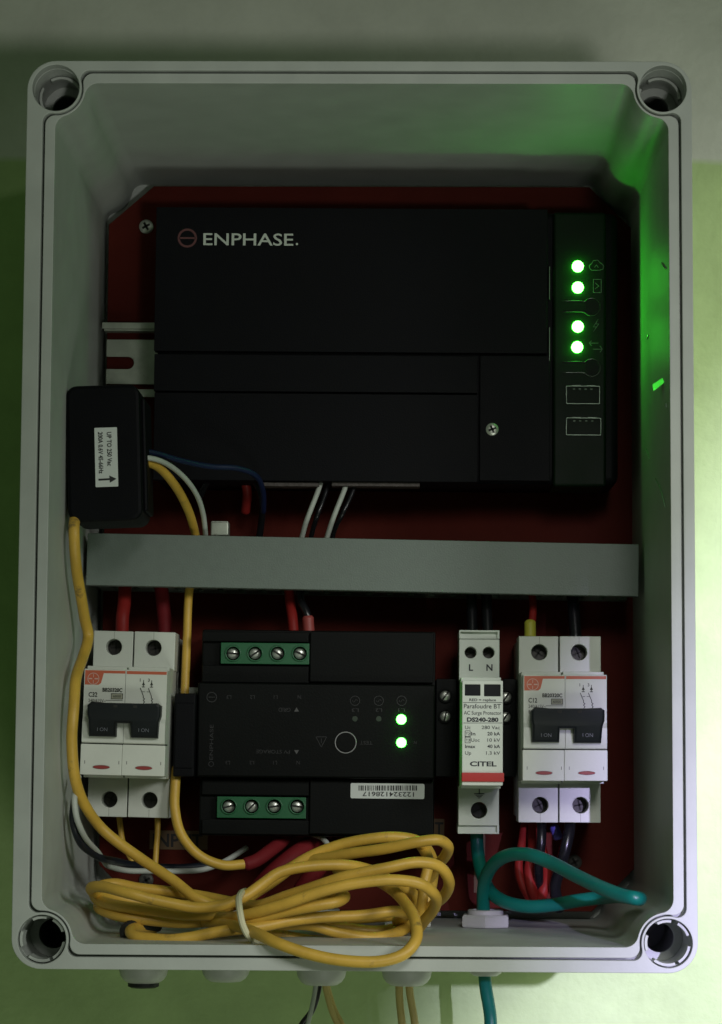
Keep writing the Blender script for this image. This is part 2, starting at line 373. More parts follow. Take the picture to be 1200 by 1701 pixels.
# thin glossy green threads on the right inner side wall
xi = ei['r']
def on_wall(px, py):          # depth at which a photo point falls on the right inner wall
    y = .05
    for _ in range(30): y += (at(px, py, y).x-xi+.0002)*(-9 if False else 0); break
    lo, hi = 0, .18
    for _ in range(40):
        mid = (lo+hi)/2
        if at(px, py, mid).x < xi-.0002: lo = mid
        else: hi = mid
    return at(px, py, lo)
for pts, r in (([(1074, 746), (1076, 752), (1079, 762)], .00022), ([(1089, 795), (1093, 803), (1100, 822), (1105, 842)], .00025), ([(1107, 671), (1107.5, 677)], .0005), ([(1077, 556), (1076, 563)], .0003), ([(1100, 437), (1106, 446)], .0004)):
    bm = BM(); tube(bm, [on_wall(*p) for p in pts], r, 6, 4); obj('gloss_thread', bm, glossg, enc)
tc0 = on_wall(1097, 637)+Vector((-.0015, 0, 0)); tn = Vector((-.869, -.177, .463)).normalized(); cam_p = Vector((0, -1, 0))  # flap tilted on purpose so the green leds glint in it
def on_film(px, py):
    d = at(px, py, .1)-cam_p; return cam_p+d*((tc0-cam_p).dot(tn)/d.dot(tn))
bm = BM(); q = [on_film(*p) for p in ((1084, 639), (1099, 629), (1106, 623), (1107, 633), (1097, 641), (1086, 650))]
f0 = [bm.verts.new(p) for p in q]; f1 = [bm.verts.new(p-tn*.0001) for p in q]; bm.faces.new(f0); bm.faces.new(list(reversed(f1)))
for i in range(6): bm.faces.new((f0[i], f0[(i+1) % 6], f1[(i+1) % 6], f1[i]))
bmesh.ops.recalc_face_normals(bm, faces=bm.faces)
tag(obj('glint_flap', bm, flap_m, None, False), 'small glossy tape stuck on the right inner wall of the enclosure', 'flap')

# ------------------------------------------------------------------ mounting board
PY = .168
mp = Dev(608, 900, PY, .006)
l, r, zb_, zt_ = at(176, 700, PY).x, at(1052, 700, PY).x, at(600, 1512, PY).z, at(600, 310, PY).z
c0 = .020
pl = thing('mounting_board', 'orange red painted mounting board with cut corners, screwed inside the enclosure behind the devices', 'mounting board', (0, 0, 0))
bm = BM(); plate(bm, [(l+c0*1.05, zt_), (r-c0, zt_), (r, zt_-c0), (r, zb_+c0), (r-c0, zb_), (l+c0, zb_), (l, zb_+c0), (l, zt_-c0*.92)], [], PY, PY+.003, .0003); obj('board', bm, rustm, pl)
W0 = Dev(600, 850, PY, 0)
class WD(Dev):
    def __init__(s): s.O = Vector((0, 0, 0)); s.Y = 0; s.a = 0
WW = WD()
for p in ((243, 376), (955, 1432), (243, 1462)):
    screw(pl, WW, p[0], p[1], 12, PY-.0012, 'board_screw', .5, None if p[1] < 500 else mat('shaded_screw_steel', (.08, .08, .07), .5, metal=.4), 'cross')  # lower screws get a darker colour for the shade they sit in
# stickers on the board
def sticker(name, label, px0, py0, px1, py1, txt, th, y=PY-.0004, m=cream_paper, tx=None):
    D = Dev((px0+px1)/2, (py0+py1)/2, y, .006); t = thing(name, label, 'label', D.O, D.a)
    bm = BM(); pbox(bm, D, (px0, py0, px1, py1), 0, .0003); obj('paper', bm, m, t)
    if txt:
        bm = BM(); x, z = D.L(tx[0], tx[1]); text_mesh(bm, txt, th*D.k(), x, z, -.00015, 'LEFT', bold=.03, fit=tx[2]*D.k()); obj('lettering', bm, ink, t, False)
    return t
sticker('board_label', 'yellowed INPUT label on the red board below the left circuit breaker', 249, 1380, 345, 1411, 'INPUT', 21, tx=(254, 1406, 82))
sticker('board_label', 'yellowed OUTPUT label on the red board, mostly hidden under the black relay', 640, 1360, 738, 1390, 'OUTPUT', 20, tx=(644, 1385, 92))
sticker('board_strip_label', 'narrow yellowed strip label on the red board behind the dark green wire', 788, 1372, 806, 1482, '', 0, tx=None)

# ------------------------------------------------------------------ DIN rails
def rail(label, yc, x0, x1, slots, grp='steel rails on the board'):
    yb = PY-.0015
    D = Dev((x0+x1)/2, yc, yb-.0075, .004)
    t = thing('din_rail', label, 'mounting rail', D.O, D.a, grp)
    xa, xb = D.L(x0, yc)[0], D.L(x1, yc)[0]; h = .0175
    hw = .0105; ol = [(xb, -hw), (xb, hw), (xa+.0006, hw)]
    for s1, sy in slots:                                        # slot cut open at the sawn end
        c = D.L(s1, sy, .0065); q = .0029
        ol += [(xa+.0006, c[1]+q), (c[0]-q, c[1]+q)]+[(c[0]-q+q*math.sin(A), c[1]+q*math.cos(A)) for A in [math.pi*i/8 for i in range(1, 8)]]+[(c[0]-q, c[1]-q), (xa+.0006, c[1]-q)]
    ol += [(xa+.0006, -hw)]
    bm = BM(); plate(bm, ol, [], .0065, .0075, .0001); obj('rail_web', bm, rail_m, t)
    for s in (1, -1):
        bm = BM(); bx(bm, xa-.001 if s > 0 else xa, xb, 0, .001, *sorted((s*h, s*(h-.0030))), .0003)
        bx(bm, xa, xb, .001, .0075, *sorted((s*(h-.0038), s*(h-.0030)))); obj('rail_flange', bm, rail_m, t)
    return t
rail('zinc plated slotted rail sticking out to the left behind the big black gateway', 600, 172, 1000, [(223, 603)])
rail('lower zinc rail behind the circuit breakers and the black relay', 1208, 190, 1003, [])

# ------------------------------------------------------------------ gateway (large black box)
D = Dev(640, 575, .120, .004)
gw = thing('gateway', 'large flat black energy gateway with a column of lit green lights at its right end', 'gateway', D.O, D.a)
bm = BM(); pbox(bm, D, (256, 344, 1031, 806), .0035, .044, .0035, 3); obj('body', bm, black, gw)
# raised front cover, split in panels along its seams
r0 = D.R(253, 342, 914, 588); r1 = D.R(253, 589, 796, 651.5); r2 = D.R(253, 652.5, 796, 800); r3 = D.R(797, 589, 914, 800)
for nm, rr in (('front_cover', r0), ('terminal_cover', r1), ('lower_cover', r2), ('corner_cover', r3)):
    bm = BM(); bx(bm, rr[0], rr[1], 0, .006, rr[2], rr[3], .0003, 2); obj(nm, bm, black, gw)
bm = BM(); pbox(bm, D, (918, 346, 1008, 812), .0012, .030, .0015, 3); obj('light_panel', bm, mat('halo_tinted_panel', (.002, .009, .0025), .5, spec=.12, bump=.15, bscale=1200, var=.15), gw)  # green put into the panel colour so the led halo shows
# green glint on the cover edge is painted as pale strips below
screw(gw, D, 818, 713, 11, -.0003, 'cover_screw', .4, None, 'cross')
yp = .0012
for py in (443, 478, 543, 577):
    x, z = D.L(960 if py < 560 else 959, py, yp); bm = BM(); rr = 9.6*D.k()
    lathe(bm, [(rr, .0003), (rr, -.0012), (rr*.93, -.0020), (rr*.72, -.0027), (rr*.38, -.0031), (rr*.02, -.0032)], (x, yp, z), 'Y', 28); ld = obj('status_led', bm, led_m, gw)
def tubeline(bm, pts, r, y): 
    return tube(bm, [Vector((p[0], y, p[1])) for p in pts], r, 6, 5)
for yb_ in (509, 610):      # paddle buttons: raised outline of a round pad with a tongue
    cx = 983; bm = BM(); pts = []
    tongue = [(935, yb_-9), (966, yb_-9)]; arc_ = [(cx+14.5*math.cos(math.radians(a)), yb_+1-14.5*math.sin(math.radians(a))) for a in range(140, -141, -20)]
    pts = [D.L(*p, yp) for p in tongue+arc_+[(966, yb_+9), (935, yb_+9)]]
    tubeline(bm, pts, .00026, yp-.00005); ob = obj('button', bm, mat('gloss_black_plastic', (.02, .022, .02), .2, coat=.6), gw)
    bm = BM(); x, z = D.L(cx, yb_+1, yp); cyl(bm, x, z, 11*D.k(), yp-.0003, yp+.001, 24); obj('button_cap', bm, black2, ob)
for (x0, y0, x1, y1) in ((940, 641, 997, 672), (940, 694, 999, 724)):   # usb sockets
    a = D.R(x0, y0, x1, y1, yp); s = D.k()*2.2
    bm = BM(); plate(bm, rrect(a[0], a[2], a[1], a[3], .0006), [rrect(a[0]+s*.7, a[2]+s*.7, a[1]-s*.7, a[3]-s*.7, .0004)], yp-.0012, yp+.006, .0001); us = obj('usb_port', bm, usbm, gw)
    bm = BM(); bx(bm, a[0]+s*2.0, a[1]-s*2.0, yp+.0003, yp+.006, a[2]+s*1.9, a[3]-s*2.6, .0003); obj('tongue', bm, black2, us)
    bm = BM()
    for i in range(4):
        xx = a[0]+(a[1]-a[0])*(.24+.17*i); bx(bm, xx-.0006, xx+.0006, yp-.0001, yp+.004, a[3]-s*3.0, a[3]-s*1.6, .0002)
    obj('contacts', bm, usbm, us)
    bm = BM()
    for fx in (.18, .62):
        for zz in (a[2]-.0001, a[3]-.0010 if False else a[3]-.0003): bx(bm, a[0]+(a[1]-a[0])*fx, a[0]+(a[1]-a[0])*(fx+.25), yp-.0007, yp+.0003, zz, zz+.0006)
    obj('spring_tab', bm, usbm, us)
# icons beside the leds
bm = BM(); lw = .00022; yi = yp-.0001
cl = [(980, 446), (979, 441), (983, 438), (986, 433), (993, 432), (998, 437), (1003, 441), (1002, 447), (996, 449), (984, 449)]
stroke(bm, [D.L(*p, yi) for p in cl], lw, yi, True); stroke(bm, [D.L(*p, yi) for p in ((988, 444), (991, 440), (994, 444))], lw, yi)
stroke(bm, [D.L(*p, yi) for p in ((986, 464), (999, 464), (999, 486), (986, 486))], lw, yi, True); stroke(bm, [D.L(*p, yi) for p in ((989, 470), (995, 475), (989, 480))], lw, yi)
stroke(bm, [D.L(*p, yi) for p in ((994, 530), (986, 543), (991, 543), (986, 551), (995, 538), (990, 538), (994, 530))], lw*.8, yi)
stroke(bm, [D.L(*p, yi) for p in ((983, 566), (979, 570), (983, 574))], lw, yi); stroke(bm, [D.L(*p, yi) for p in ((979, 570), (994, 570))], lw, yi)
stroke(bm, [D.L(*p, yi) for p in ((986, 580), (1001, 580))], lw, yi); stroke(bm, [D.L(*p, yi) for p in ((997, 575), (1001, 580), (997, 585))], lw, yi)
obj('status_icons', bm, mat('pale_icon_print', (.10, .14, .10), .5), gw, False)
# brand print
bm = BM(); x, z = D.L(338, 407); text_mesh(bm, 'ENPHASE', 20.5*D.k(), x, z, -.0001, 'LEFT', bold=.012, fit=152*D.k()); x, z = D.L(493.5, 405.5); cyl(bm, x, z, 2*D.k(), -.00015, .0001, 12); obj('lettering', bm, whiteprint, gw, False)
bm = BM(); x, z = D.L(311.5, 395.5); ring2(bm, x, z, 14.5*D.k(), 3.6*D.k(), -.0001, 36); stroke(bm, [(x-13*D.k(), z), (x+13*D.k(), z)], 3.0*D.k(), -.0001); obj('emblem', bm, logo_red, gw, False)
# terminal edges under the box
for x0, x1 in ((432, 531), (551, 698)):
    bm = BM(); a = D.R(x0, 801.5, x1, 806, .004); bx(bm, a[0], a[1], .003, .012, a[2]-.0006, a[3], .0002); obj('terminal_strip', bm, mat('dull_tin', (.07, .06, .055), .5, metal=.3, spec=.3, bump=.3, var=.3, vscale=400), gw)
gl = mat('edge_glint_paint', (.10, .16, .10), .4)  # pale green paint for the glint along the cover edge
for y0, y1 in ((442, 497), (543, 600)):
    bm = BM(); a = D.R(912.6, y0, 913.8, y1, .0); bx(bm, a[0], a[1], -.0001, .002, a[2], a[3]); obj('edge_glint', bm, gl, gw)

# ------------------------------------------------------------------ current transformer
D = Dev(172.5, 752, .048, -.038)
ct = thing('current_transformer', 'black clip on current clamp with a white sideways label, upper left beside the gateway', 'current clamp', D.O, D.a)
k = D.k(); hw_, hh_ = 62.5*k, 115*k
bm = BM(); plate(bm, rrect(-hw_, -hh_, hw_, hh_, 19*k, 6), [], 0, .036, .0016); obj('clamp_body', bm, black, ct)
bm = BM(); bx(bm, hw_-.0005, hw_+.0018, .006, .032, -hh_*.86, hh_*.82, .0012); obj('hinge_block', bm, black, ct)

cx, cz = D.L(177, 759.5); bm = BM(); plate(bm, rrect(cx-19*k, cz-50*k, cx+19*k, cz+50*k, .0003), [], -.00025, .0001); o = obj('sticker', bm, paper, ct, False); 
o.location = (0, 0, 0)
bm = BM()
x, z = D.L(178, 718); text_mesh(bm, 'UP TO 250 Vac', 7.5*k, x, z, -.0004, 'LEFT', rot=math.pi/2, bold=.02, fit=57*k)
x, z = D.L(163.5, 718); text_mesh(bm, '200A 0.6V 45-66Hz', 7.5*k, x, z, -.0004, 'LEFT', rot=math.pi/2, bold=.02, fit=70*k)
stroke(bm, [D.L(165, 797), D.L(184, 796)], 3.2*k, -.0003)
ah = [D.L(*p) for p in ((182, 790), (194, 795.5), (183, 802))]; vs_ = [bm.verts.new((p[0], -.00036, p[1])) for p in ah]; bm.faces.new(vs_)
obj('print', bm, ink, o, False)

# ------------------------------------------------------------------ wiring duct
D = Dev(603, 938, .112, .0165)
du = thing('wiring_duct', 'long grey slotted wiring duct running across the box below the gateway', 'wiring duct', D.O, D.a)
kk = D.k(); xa, xb = -461*kk, 459*kk; za, zb2 = -43.5*kk, 43.5*kk
bm = BM(); bx(bm, xa, xb, 0, .0016, za, zb2, .0004); bx(bm, xa, xb, .0016, .0065, za, za+.001); bx(bm, xa, xb, .0016, .0065, zb2-.001, zb2); obj('duct_cover', bm, duct_m, du)
bm = BM(); bx(bm, xa+.001, xb-.001, .0535, .055, za+.001, zb2-.001); obj('duct_base', bm, duct_m, du)
pitch = 36.3*kk; nf = int((xb-xa)/pitch)
fm = BM(); bx(fm, -pitch*.36, pitch*.36, 0, .040, -.0006, .0006, .0003); me = bpy.data.meshes.new('duct_finger'); fm.to_mesh(me); fm.free(); me.materials.append(duct_m)
for i in range(nf+1):
    for zz in (za+.0018, zb2-.0018):
        o = link(bpy.data.objects.new('duct_finger', me), du); o.location = (xa+pitch*(.45+i), .0062, zz)
        if o.location.x+pitch*.36 > xb: bpy.data.objects.remove(o)
for zz in (za+.0018, zb2-.0018):
    bm = BM(); bx(bm, xa+.001, xb-.001, .0455, .0536, zz-.0006, zz+.0006); bx(bm, xa+.001, xb-.001, .0062, .0086, zz-.0005, zz+.0005); obj('duct_side', bm, duct_m, du)

# ------------------------------------------------------------------ circuit breakers
YT, DM = .110, -.032
def breaker(cx, cy, rot, label, rating, extra):
    RD = Dev(931, 1210, YT, 0.0)                     # all features measured on the right-hand breaker
    O = at(cx, cy, YT); t = thing('circuit_breaker', label, 'circuit breaker', O, rot, 'two pole circuit breakers')
    def LR(px, py, y=0): return RD.L(px, py, y)
    yM = DM
    # terminal shoulders and rail body, one per pole
    for x0, x1 in ((861, 926.5), (929, 997)):
        for (y0, y1, hc) in ((1056, 1120, (895 if x0 < 900 else 961, 1082.5)), (1297, 1365, (897 if x0 < 900 else 964, 1336.5))):
            a = RD.R(x0, y0, x1, y1); hx, hz = LR(*hc)
            bm = BM(); plate(bm, rrect(a[0], a[2], a[1], a[3], .0003, 2), [circ(hx, hz, 13.3*RD.k(), 30)], 0, .022, .0003); p_ = obj('terminal_housing', bm, white, t)
            bm = BM(); cyl(bm, hx, hz, 12.2*RD.k(), .0085, .012, 24); o_ = obj('terminal_screw', bm, mat('dull_terminal_screw', (.035, .033, .028), .5, metal=.3, var=.3, vscale=300), p_)
            bm = BM(); ang = random.uniform(0, 3); c_, s_ = math.cos(ang), math.sin(ang)
            for A in (ang, ang+1.571):
                stroke(bm, [(hx-.0022*math.cos(A), hz-.0022*math.sin(A)), (hx+.0022*math.cos(A), hz+.0022*math.sin(A))], .0007, .0084)
            bm2 = bm; obj('screw_cross', bm2, seam, p_, False)
            bm = BM(); ss = [(hx, a[3]-.0003), (hx, hz+13.8*RD.k())] if y0 < 1200 else [(hx, a[2]+.0003), (hx, hz-13.8*RD.k())]
            stroke(bm, ss, .00018, -.00002, th=.00003); obj('mould_line', bm, mat('faint_line', (.30, .31, .26), .7), p_, False)
        a = RD.R(x0, 1119, x1, 1299); bm = BM(); bx(bm, a[0]+.0001, a[1]-.0001, .0, .053, a[2]-.015, a[3]+.015, .0002); 
        # keep the rear body behind the shoulders
        for v in bm.verts:
            if v.co.y < .01: v.co.y = .0215
        obj('rear_body', bm, white, t)
    # neck between shoulders and raised front (sloping shoulder)
    for (x0, x1) in ((861, 927), (928.6, 997)):
        a = RD.R(x0, 1118, x1, 1299); bm = BM(); bx(bm, a[0]+.0002, a[1]-.0002, yM+.012, .022, a[2], a[3], .0003); obj('neck', bm, white, t)
    # raised front per pole : label plate / bezel / lower panel
    for i, (x0, x1) in enumerate(((869, 937.5), (938.5, 1007))):
        xx0, xx1 = (x0, x1)
        a = RD.R(xx0, 1120, xx1, 1243, yM)
        zs = [LR(938, y, yM)[1] for y in (1120, 1200, 1208, 1243)]
        # side profile extruded along x: flat label part, swelling bezel below
        prof = [(yM+.014, a[3]), (yM+.0003, a[3]), (yM, a[3]-.0003), (yM, zs[1]), (yM-.0012, zs[2]), (yM-.0016, (zs[2]+zs[3])/2), (yM-.0010, zs[3]+.0004), (yM-.0004, zs[3]), (yM+.014, zs[3])]
        bm = BM(); A = [bm.verts.new((a[0], p[0], p[1])) for p in prof]; B_ = [bm.verts.new((a[1], p[0], p[1])) for p in prof]
        bm.faces.new(A); bm.faces.new(list(reversed(B_)))
        for j in range(len(prof)): bm.faces.new((A[j], B_[j], B_[(j+1) % len(prof)], A[(j+1) % len(prof)]))
        bmesh.ops.recalc_face_normals(bm, faces=bm.faces); obj('front_bezel', bm, white, t, True, 25)
        a = RD.R(xx0-1.5, 1245, xx1+(-1 if i == 0 else 1.5), 1296, yM); bm = BM(); bx(bm, a[0], a[1], yM-.0003, yM+.014, a[2], a[3], .0004); lp = obj('lower_panel', bm, white, t)
        ex, ez = LR(903 if i == 0 else 974, 1283, yM); bm = BM()
        el = [(ex+14*kk2*math.cos(q), ez+3.1*kk2*math.sin(q)*(1 if True else 1)) for kk2 in (RD.k(yM),) for q in [2*math.pi*j/20 for j in range(20)]]
        plate(bm, el, [], yM-.0006, yM+.0001); obj('indicator_flag', bm, redflag, lp, False)
        bm = BM(); stroke(bm, [(e[0], e[1]) for e in el], .00012, yM-.00055, True); 
        for px in ((875, 932) if i == 0 else (945, 1002)): 
            q = LR(px, 1275, yM); stroke(bm, [(q[0], q[1]-.0006), (q[0], q[1]+.0006)], .0003, yM-.00035)
        obj('edge_marks', bm, inkg, lp, False)
    a = RD.R(869, 1243.3, 1007, 1245.4, yM); bm = BM(); bx(bm, a[0], a[1], yM+.0006, yM+.012, a[2]-.0002, a[3]+.0002); obj('joint', bm, seam, t, False)
    # orange band with corner tab, emblem
    yq = yM-.00012; kq = RD.k(yM)
    bm = BM(); bandp = [LR(*p, yM) for p in ((870, 1122), (937, 1122), (937, 1126.5), (901, 1126.5), (897, 1143), (893, 1146), (870, 1146))]
    plate(bm, bandp, [], yq, yq+.0001); plate(bm, [LR(*p, yM) for p in ((939.5, 1122), (1006, 1122), (1006, 1127), (939.5, 1127))], [], yq, yq+.0001); obj('orange_band', bm, orange, t, False)
    ex, ez = LR(884, 1136, yM); bm = BM(); ring2(bm, ex, ez, 9.3*kq, 1.1*kq, yq-.0001, 24)
    for A in (0, 1.5708, 3.1416, 4.7124): stroke(bm, [(ex+2.5*kq*math.cos(A), ez+2.5*kq*math.sin(A)), (ex+7.5*kq*math.cos(A), ez+7.5*kq*math.sin(A))], (2 if A in (0, 3.1416) else 1)*kq, yq-.0001)
    obj('emblem', bm, mat('pale_pink_print', (.58, .38, .32), .5), t, False)
    # lettering
    bm = BM()
    def T(s, h, px, py, fit=None, bold=.02, m=None): 
        x, z = LR(px, py, yM); text_mesh(bm, s, h*kq, x, z, yq, 'LEFT', bold=bold, fit=fit*kq if fit else None)
    T(rating, 7.5, 877, 1166, 14.5, .03); T('BB20320C', 6, 900, 1157, 33, .05); 
    T('240/415V~', 5.5, 877, 1175, 29, .0)
    if extra: T('EN', 5.5, 877.5, 1184, 8, .02)
    stroke(bm, [LR(*p, yM) for p in ((915, 1160), (934, 1160), (934, 1169), (915, 1169))], .9*kq, yq, True)
    stroke(bm, [LR(*p, yM) for p in ((906, 1171.5), (934, 1171.5))], .8*kq, yq)
    T('6000', 4, 918, 1166.5, 13, 0)
    T('1', 5, 960.5, 1139, None, .02); T('3', 5, 975, 1139, None, .02); 
    for sx_ in (968, 981.5):
        stroke(bm, [LR(*p, yM) for p in ((sx_, 1137), (sx_, 1148))], 1.0*kq, yq); stroke(bm, [LR(*p, yM) for p in ((sx_-2.2, 1148), (sx_+2.2, 1148))], 1.2*kq, yq)
        v_ = [bm.verts.new((*(lambda q: (q[0], yq, q[1]))(LR(*p, yM)),)) for p in ((sx_-2.6, 1145), (sx_, 1139), (sx_+2.6, 1145))]; bm.faces.new(v_)
        stroke(bm, [LR(*p, yM) for p in ((sx_-5, 1150), (sx_+.5, 1163), (sx_+.5, 1166), (sx_+3, 1168), (sx_+.5, 1170), (sx_+3, 1173), (sx_+.5, 1176))], 1.1*kq, yq)
    stroke(bm, [LR(*p, yM) for p in ((967, 1156), (971, 1156))], .8*kq, yq); stroke(bm, [LR(*p, yM) for p in ((974, 1156), (978, 1156))], .8*kq, yq)
    obj('lettering', bm, mat('dark_green_grey_ink', (.03, .035, .025), .6), t, False)
    bm = BM(); a = RD.R(915.5, 1160.5, 933.5, 1168.5, yM); bx(bm, a[0], a[1], yq+.00004, yq+.0001, a[2], a[3]); obj('tint_box', bm, mat('tinted_print', (.33, .34, .25), .6), t, False)
    # toggle: bar with two legs, bulging forward
    yt = yM-.010
    bm = BM()
    k2 = RD.k(yt); a = RD.R(885, 1174, 1003, 1210, yt)
    out = [LR(*p, yt) for p in ((889, 1173.5), (912, 1175.5), (975, 1175.5), (998, 1174.5), (1004, 1179), (1004, 1196), (1001, 1206), (1000, 1233), (954, 1233), (954, 1209), (930, 1209), (930, 1232), (884, 1232), (884, 1204), (882, 1196), (882, 1180))]
    plate(bm, out, [], yt, yM+.004, .0010)
    # lean the bar forward at its top, back toward the feet
    zt2, zb3 = LR(938, 1174, yt)[1], LR(938, 1233, yt)[1]
    for v in bm.verts:
        f = max(0, min(1, (zt2-v.co.z)/(zt2-zb3)))
        if v.co.y < yM-.002: v.co.y += .0055*f*f
    tg = obj('toggle', bm, toggle_m, t)
    bm = BM(); 
    for px in (898, 967):
        x, z = LR(px, 1223, yt+.004); text_mesh(bm, 'I ON', 6*k2, x, z, yt+.0031, 'LEFT', bold=.0, fit=17*k2)
    obj('lettering', bm, mat('dim_toggle_print', (.12, .13, .15), .5), tg, False)
    bm = BM()
    for px in (929, 962):
        x, z = LR(px, 1181, yt); bx(bm, x-.0009, x+.0009, yt-.0001, yt+.0005, z-.0006, z+.0006, .0002)
    obj('pin_hole', bm, seam, tg, False)
    return t
breaker(932, 1211, .002, 'two pole white circuit breaker rated C12, right of the surge protector', 'C12', True)
breaker(220.5, 1202.5, .022, 'two pole white circuit breaker rated C32, at the left wall of the box', 'C32', False)

# ------------------------------------------------------------------ surge protector
D = Dev(797, 1215, YT, .002)
su = thing('surge_protector', 'narrow white surge protector module with a red band near its bottom', 'surge protector', D.O, D.a)
k = D.k()
a = D.R(763, 1062, 830, 1130); bm = BM(); plate(bm, rrect(a[0], a[2], a[1], a[3], .0003, 2), [circ(*D.L(782, 1084), 9.7*k, 26), circ(*D.L(812, 1084), 9.7*k, 26)], 0, .030, .0003); obj('terminal_housing', bm, white2, su)
a = D.R(763, 1047, 830, 1061); bm = BM(); bx(bm, a[0], a[1], .002, .030, a[2], a[3], .0003); bx(bm, a[0], a[1], -.0008, .004, a[3]-.0008, a[3], .0002)
bx(bm, a[1]-.0010, a[1], -.0006, .004, a[2], a[3], .0002); bx(bm, a[0], a[0]+.0006, -.0006, .004, a[2], a[3], .0002); obj('top_ledge', bm, white2, su)
a = D.R(762, 1306, 829, 1371); bm = BM(); plate(bm, rrect(a[0], a[2], a[1], a[3], .0003, 2), [circ(*D.L(796, 1346), 13.6*k, 28)], 0, .030, .0003); obj('terminal_housing', bm, white2, su)
a = D.R(761, 1370, 829, 1385); bm = BM(); bx(bm, a[0], a[1], .002, .030, a[2], a[3], .0003); bx(bm, a[0], a[1], -.0010, .004, a[2], a[2]+.0007, .0002)
bx(bm, a[1]-.0010, a[1], -.0008, .004, a[2], a[3], .0002); obj('bottom_ledge', bm, white2, su)
for (px, py, r) in ((782, 1084, 8.7), (812, 1084, 8.7), (796, 1346, 12)):
    x, z = D.L(px, py); bm = BM(); cyl(bm, x, z, r*k, .010, .013, 20); s_ = obj('terminal_screw', bm, MATS['dull_terminal_screw'], su)
    bm = BM(); stroke(bm, [(x-r*k*.8, z-r*k*.4), (x+r*k*.8, z+r*k*.4)], .0006, .0099); obj('slot', bm, seam, s_, False)
a = D.R(764, 1128, 829, 1308); bm = BM(); bx(bm, a[0], a[1], -.020, .052, a[2], a[3], .0003); obj('rear_body', bm, white2, su)
ym = -.032
a = D.R(768, 1131, 835.5, 1304, ym); aw = [D.R(772.5, 1137, 798, 1155.5, ym), D.R(804.5, 1137, 831.5, 1156.5, ym)]
bm = BM(); plate(bm, rrect(a[0], a[2], a[1], a[3], .0004, 2), [rrect(q[0], q[2], q[1], q[3], .0002, 2) for q in aw], ym, .0, .0003); obj('front_cartridge', bm, white2, su)
for q in aw:
    bm = BM(); bx(bm, q[0], q[1], ym+.0008, ym+.002, q[2], q[3]); obj('status_window', bm, windowm, su)
a = D.R(767.5, 1283.5, 837.5, 1298.5, ym-.001); bm = BM(); bx(bm, a[0], a[1], ym-.0012, ym+.004, a[2], a[3], .0003); obj('red_band', bm, red_p, su)
km = D.k(ym); yq = ym-.0001
bm = BM(); bg_ = BM()
def T(b_, s, h, px, py, fit, bold=.02): x, z = D.L(px, py, ym); text_mesh(b_, s, h*km, x, z, yq, 'LEFT', bold=bold, fit=fit*km)
T(bm, 'RED = replace', 4.2, 780, 1164.5, 44, .02)
T(bm, 'Parafoudre BT', 7.4, 771, 1176.5, 61, .005); T(bm, 'AC Surge Protector', 6.2, 771, 1187, 62, 0); T(bm, 'DS240-280', 6.6, 776, 1198.5, 52, .06)
T(bm, 'Uc', 5.6, 773, 1211, 9, 0); T(bm, '280 Vac', 5.6, 800.5, 1211, 30, 0)
T(bm, 'In', 5.6, 783, 1221.5, 7, .02); T(bm, '20 kA', 5.6, 810, 1221.5, 21, .02)
T(bm, 'Uoc', 5.6, 783, 1232, 14, 0); T(bm, '10 kV', 5.6, 810, 1232, 21, 0)
T(bm, 'Imax', 5.6, 773, 1242.5, 17, .02); T(bm, '40 kA', 5.6, 810, 1242.5, 21, .02)
T(bm, 'Up', 5.6, 773, 1253.5, 10, 0); T(bm, '1.3 kV', 5.6, 808, 1253.5, 23, 0)
T(bm, 'CITEL', 7.6, 781, 1272.5, 44, .04)
for yl in (1167, 1201): stroke(bm, [D.L(770, yl, ym), D.L(834.5, yl, ym)], .7*km, yq)
for yl, s in ((1214, 'T2'), (1224.5, 'T3')):
    stroke(bm, [D.L(*p, ym) for p in ((773, yl), (781.5, yl), (781.5, yl+9.5), (773, yl+9.5))], .8*km, yq, True); T(bm, s, 4.6, 774.2, yl+7.3, 6.2, .0)
k0 = D.k()
for s, px in (('L', 778.5), ('N', 807.5)): x, z = D.L(px, 1114); text_mesh(bm, s, 10.5*k0, x, z, -.0001, 'LEFT', bold=.035)
for pts, wd in ((((796.5, 1311), (796.5, 1318)), 1.6), (((788.5, 1318.5), (804.5, 1318.5)), 1.6), (((790.5, 1321), (802, 1321)), 1.1), (((792.5, 1323.3), (800, 1323.3)), 1.1), (((794.5, 1325.5), (798, 1325.5)), 1.0)):
    stroke(bm, [D.L(*p) for p in pts], wd*k0, -.0001)
obj('lettering', bm, mat('blue_black_ink', (.016, .018, .026), .6), su, False)

# ------------------------------------------------------------------ terminal blocks beside the surge protector
for x0, x1, lab, sp_ in ((724, 759, 'black terminal block with two steel screws between the relay and the surge protector', ((740, 1156), (740, 1190))), (836, 858, 'black terminal block half hidden behind the right side of the surge protector', ((841, 1158), (840, 1191)))):
    D = Dev((x0+x1)/2, 1175, .122, .004); t = thing('terminal_block', lab, 'terminal block', D.O, D.a, 'black terminal blocks')
    bm = BM(); pbox(bm, D, (x0, 1128, x1, 1290), 0, .040, .0006); obj('block_body', bm, black2, t)
    for i, p in enumerate(sp_):
        x, z = D.L(*p); bm = BM(); plate(bm, circ(x, z, 12*D.k(), 24), [circ(x, z, 9.6*D.k(), 24)], -.0012, .0002, .0002); obj('screw_well', bm, black2, t)
        screw(t, D, p[0], p[1], 8.8, -.0006, 'clamp_screw', random.uniform(.9, 1.9))

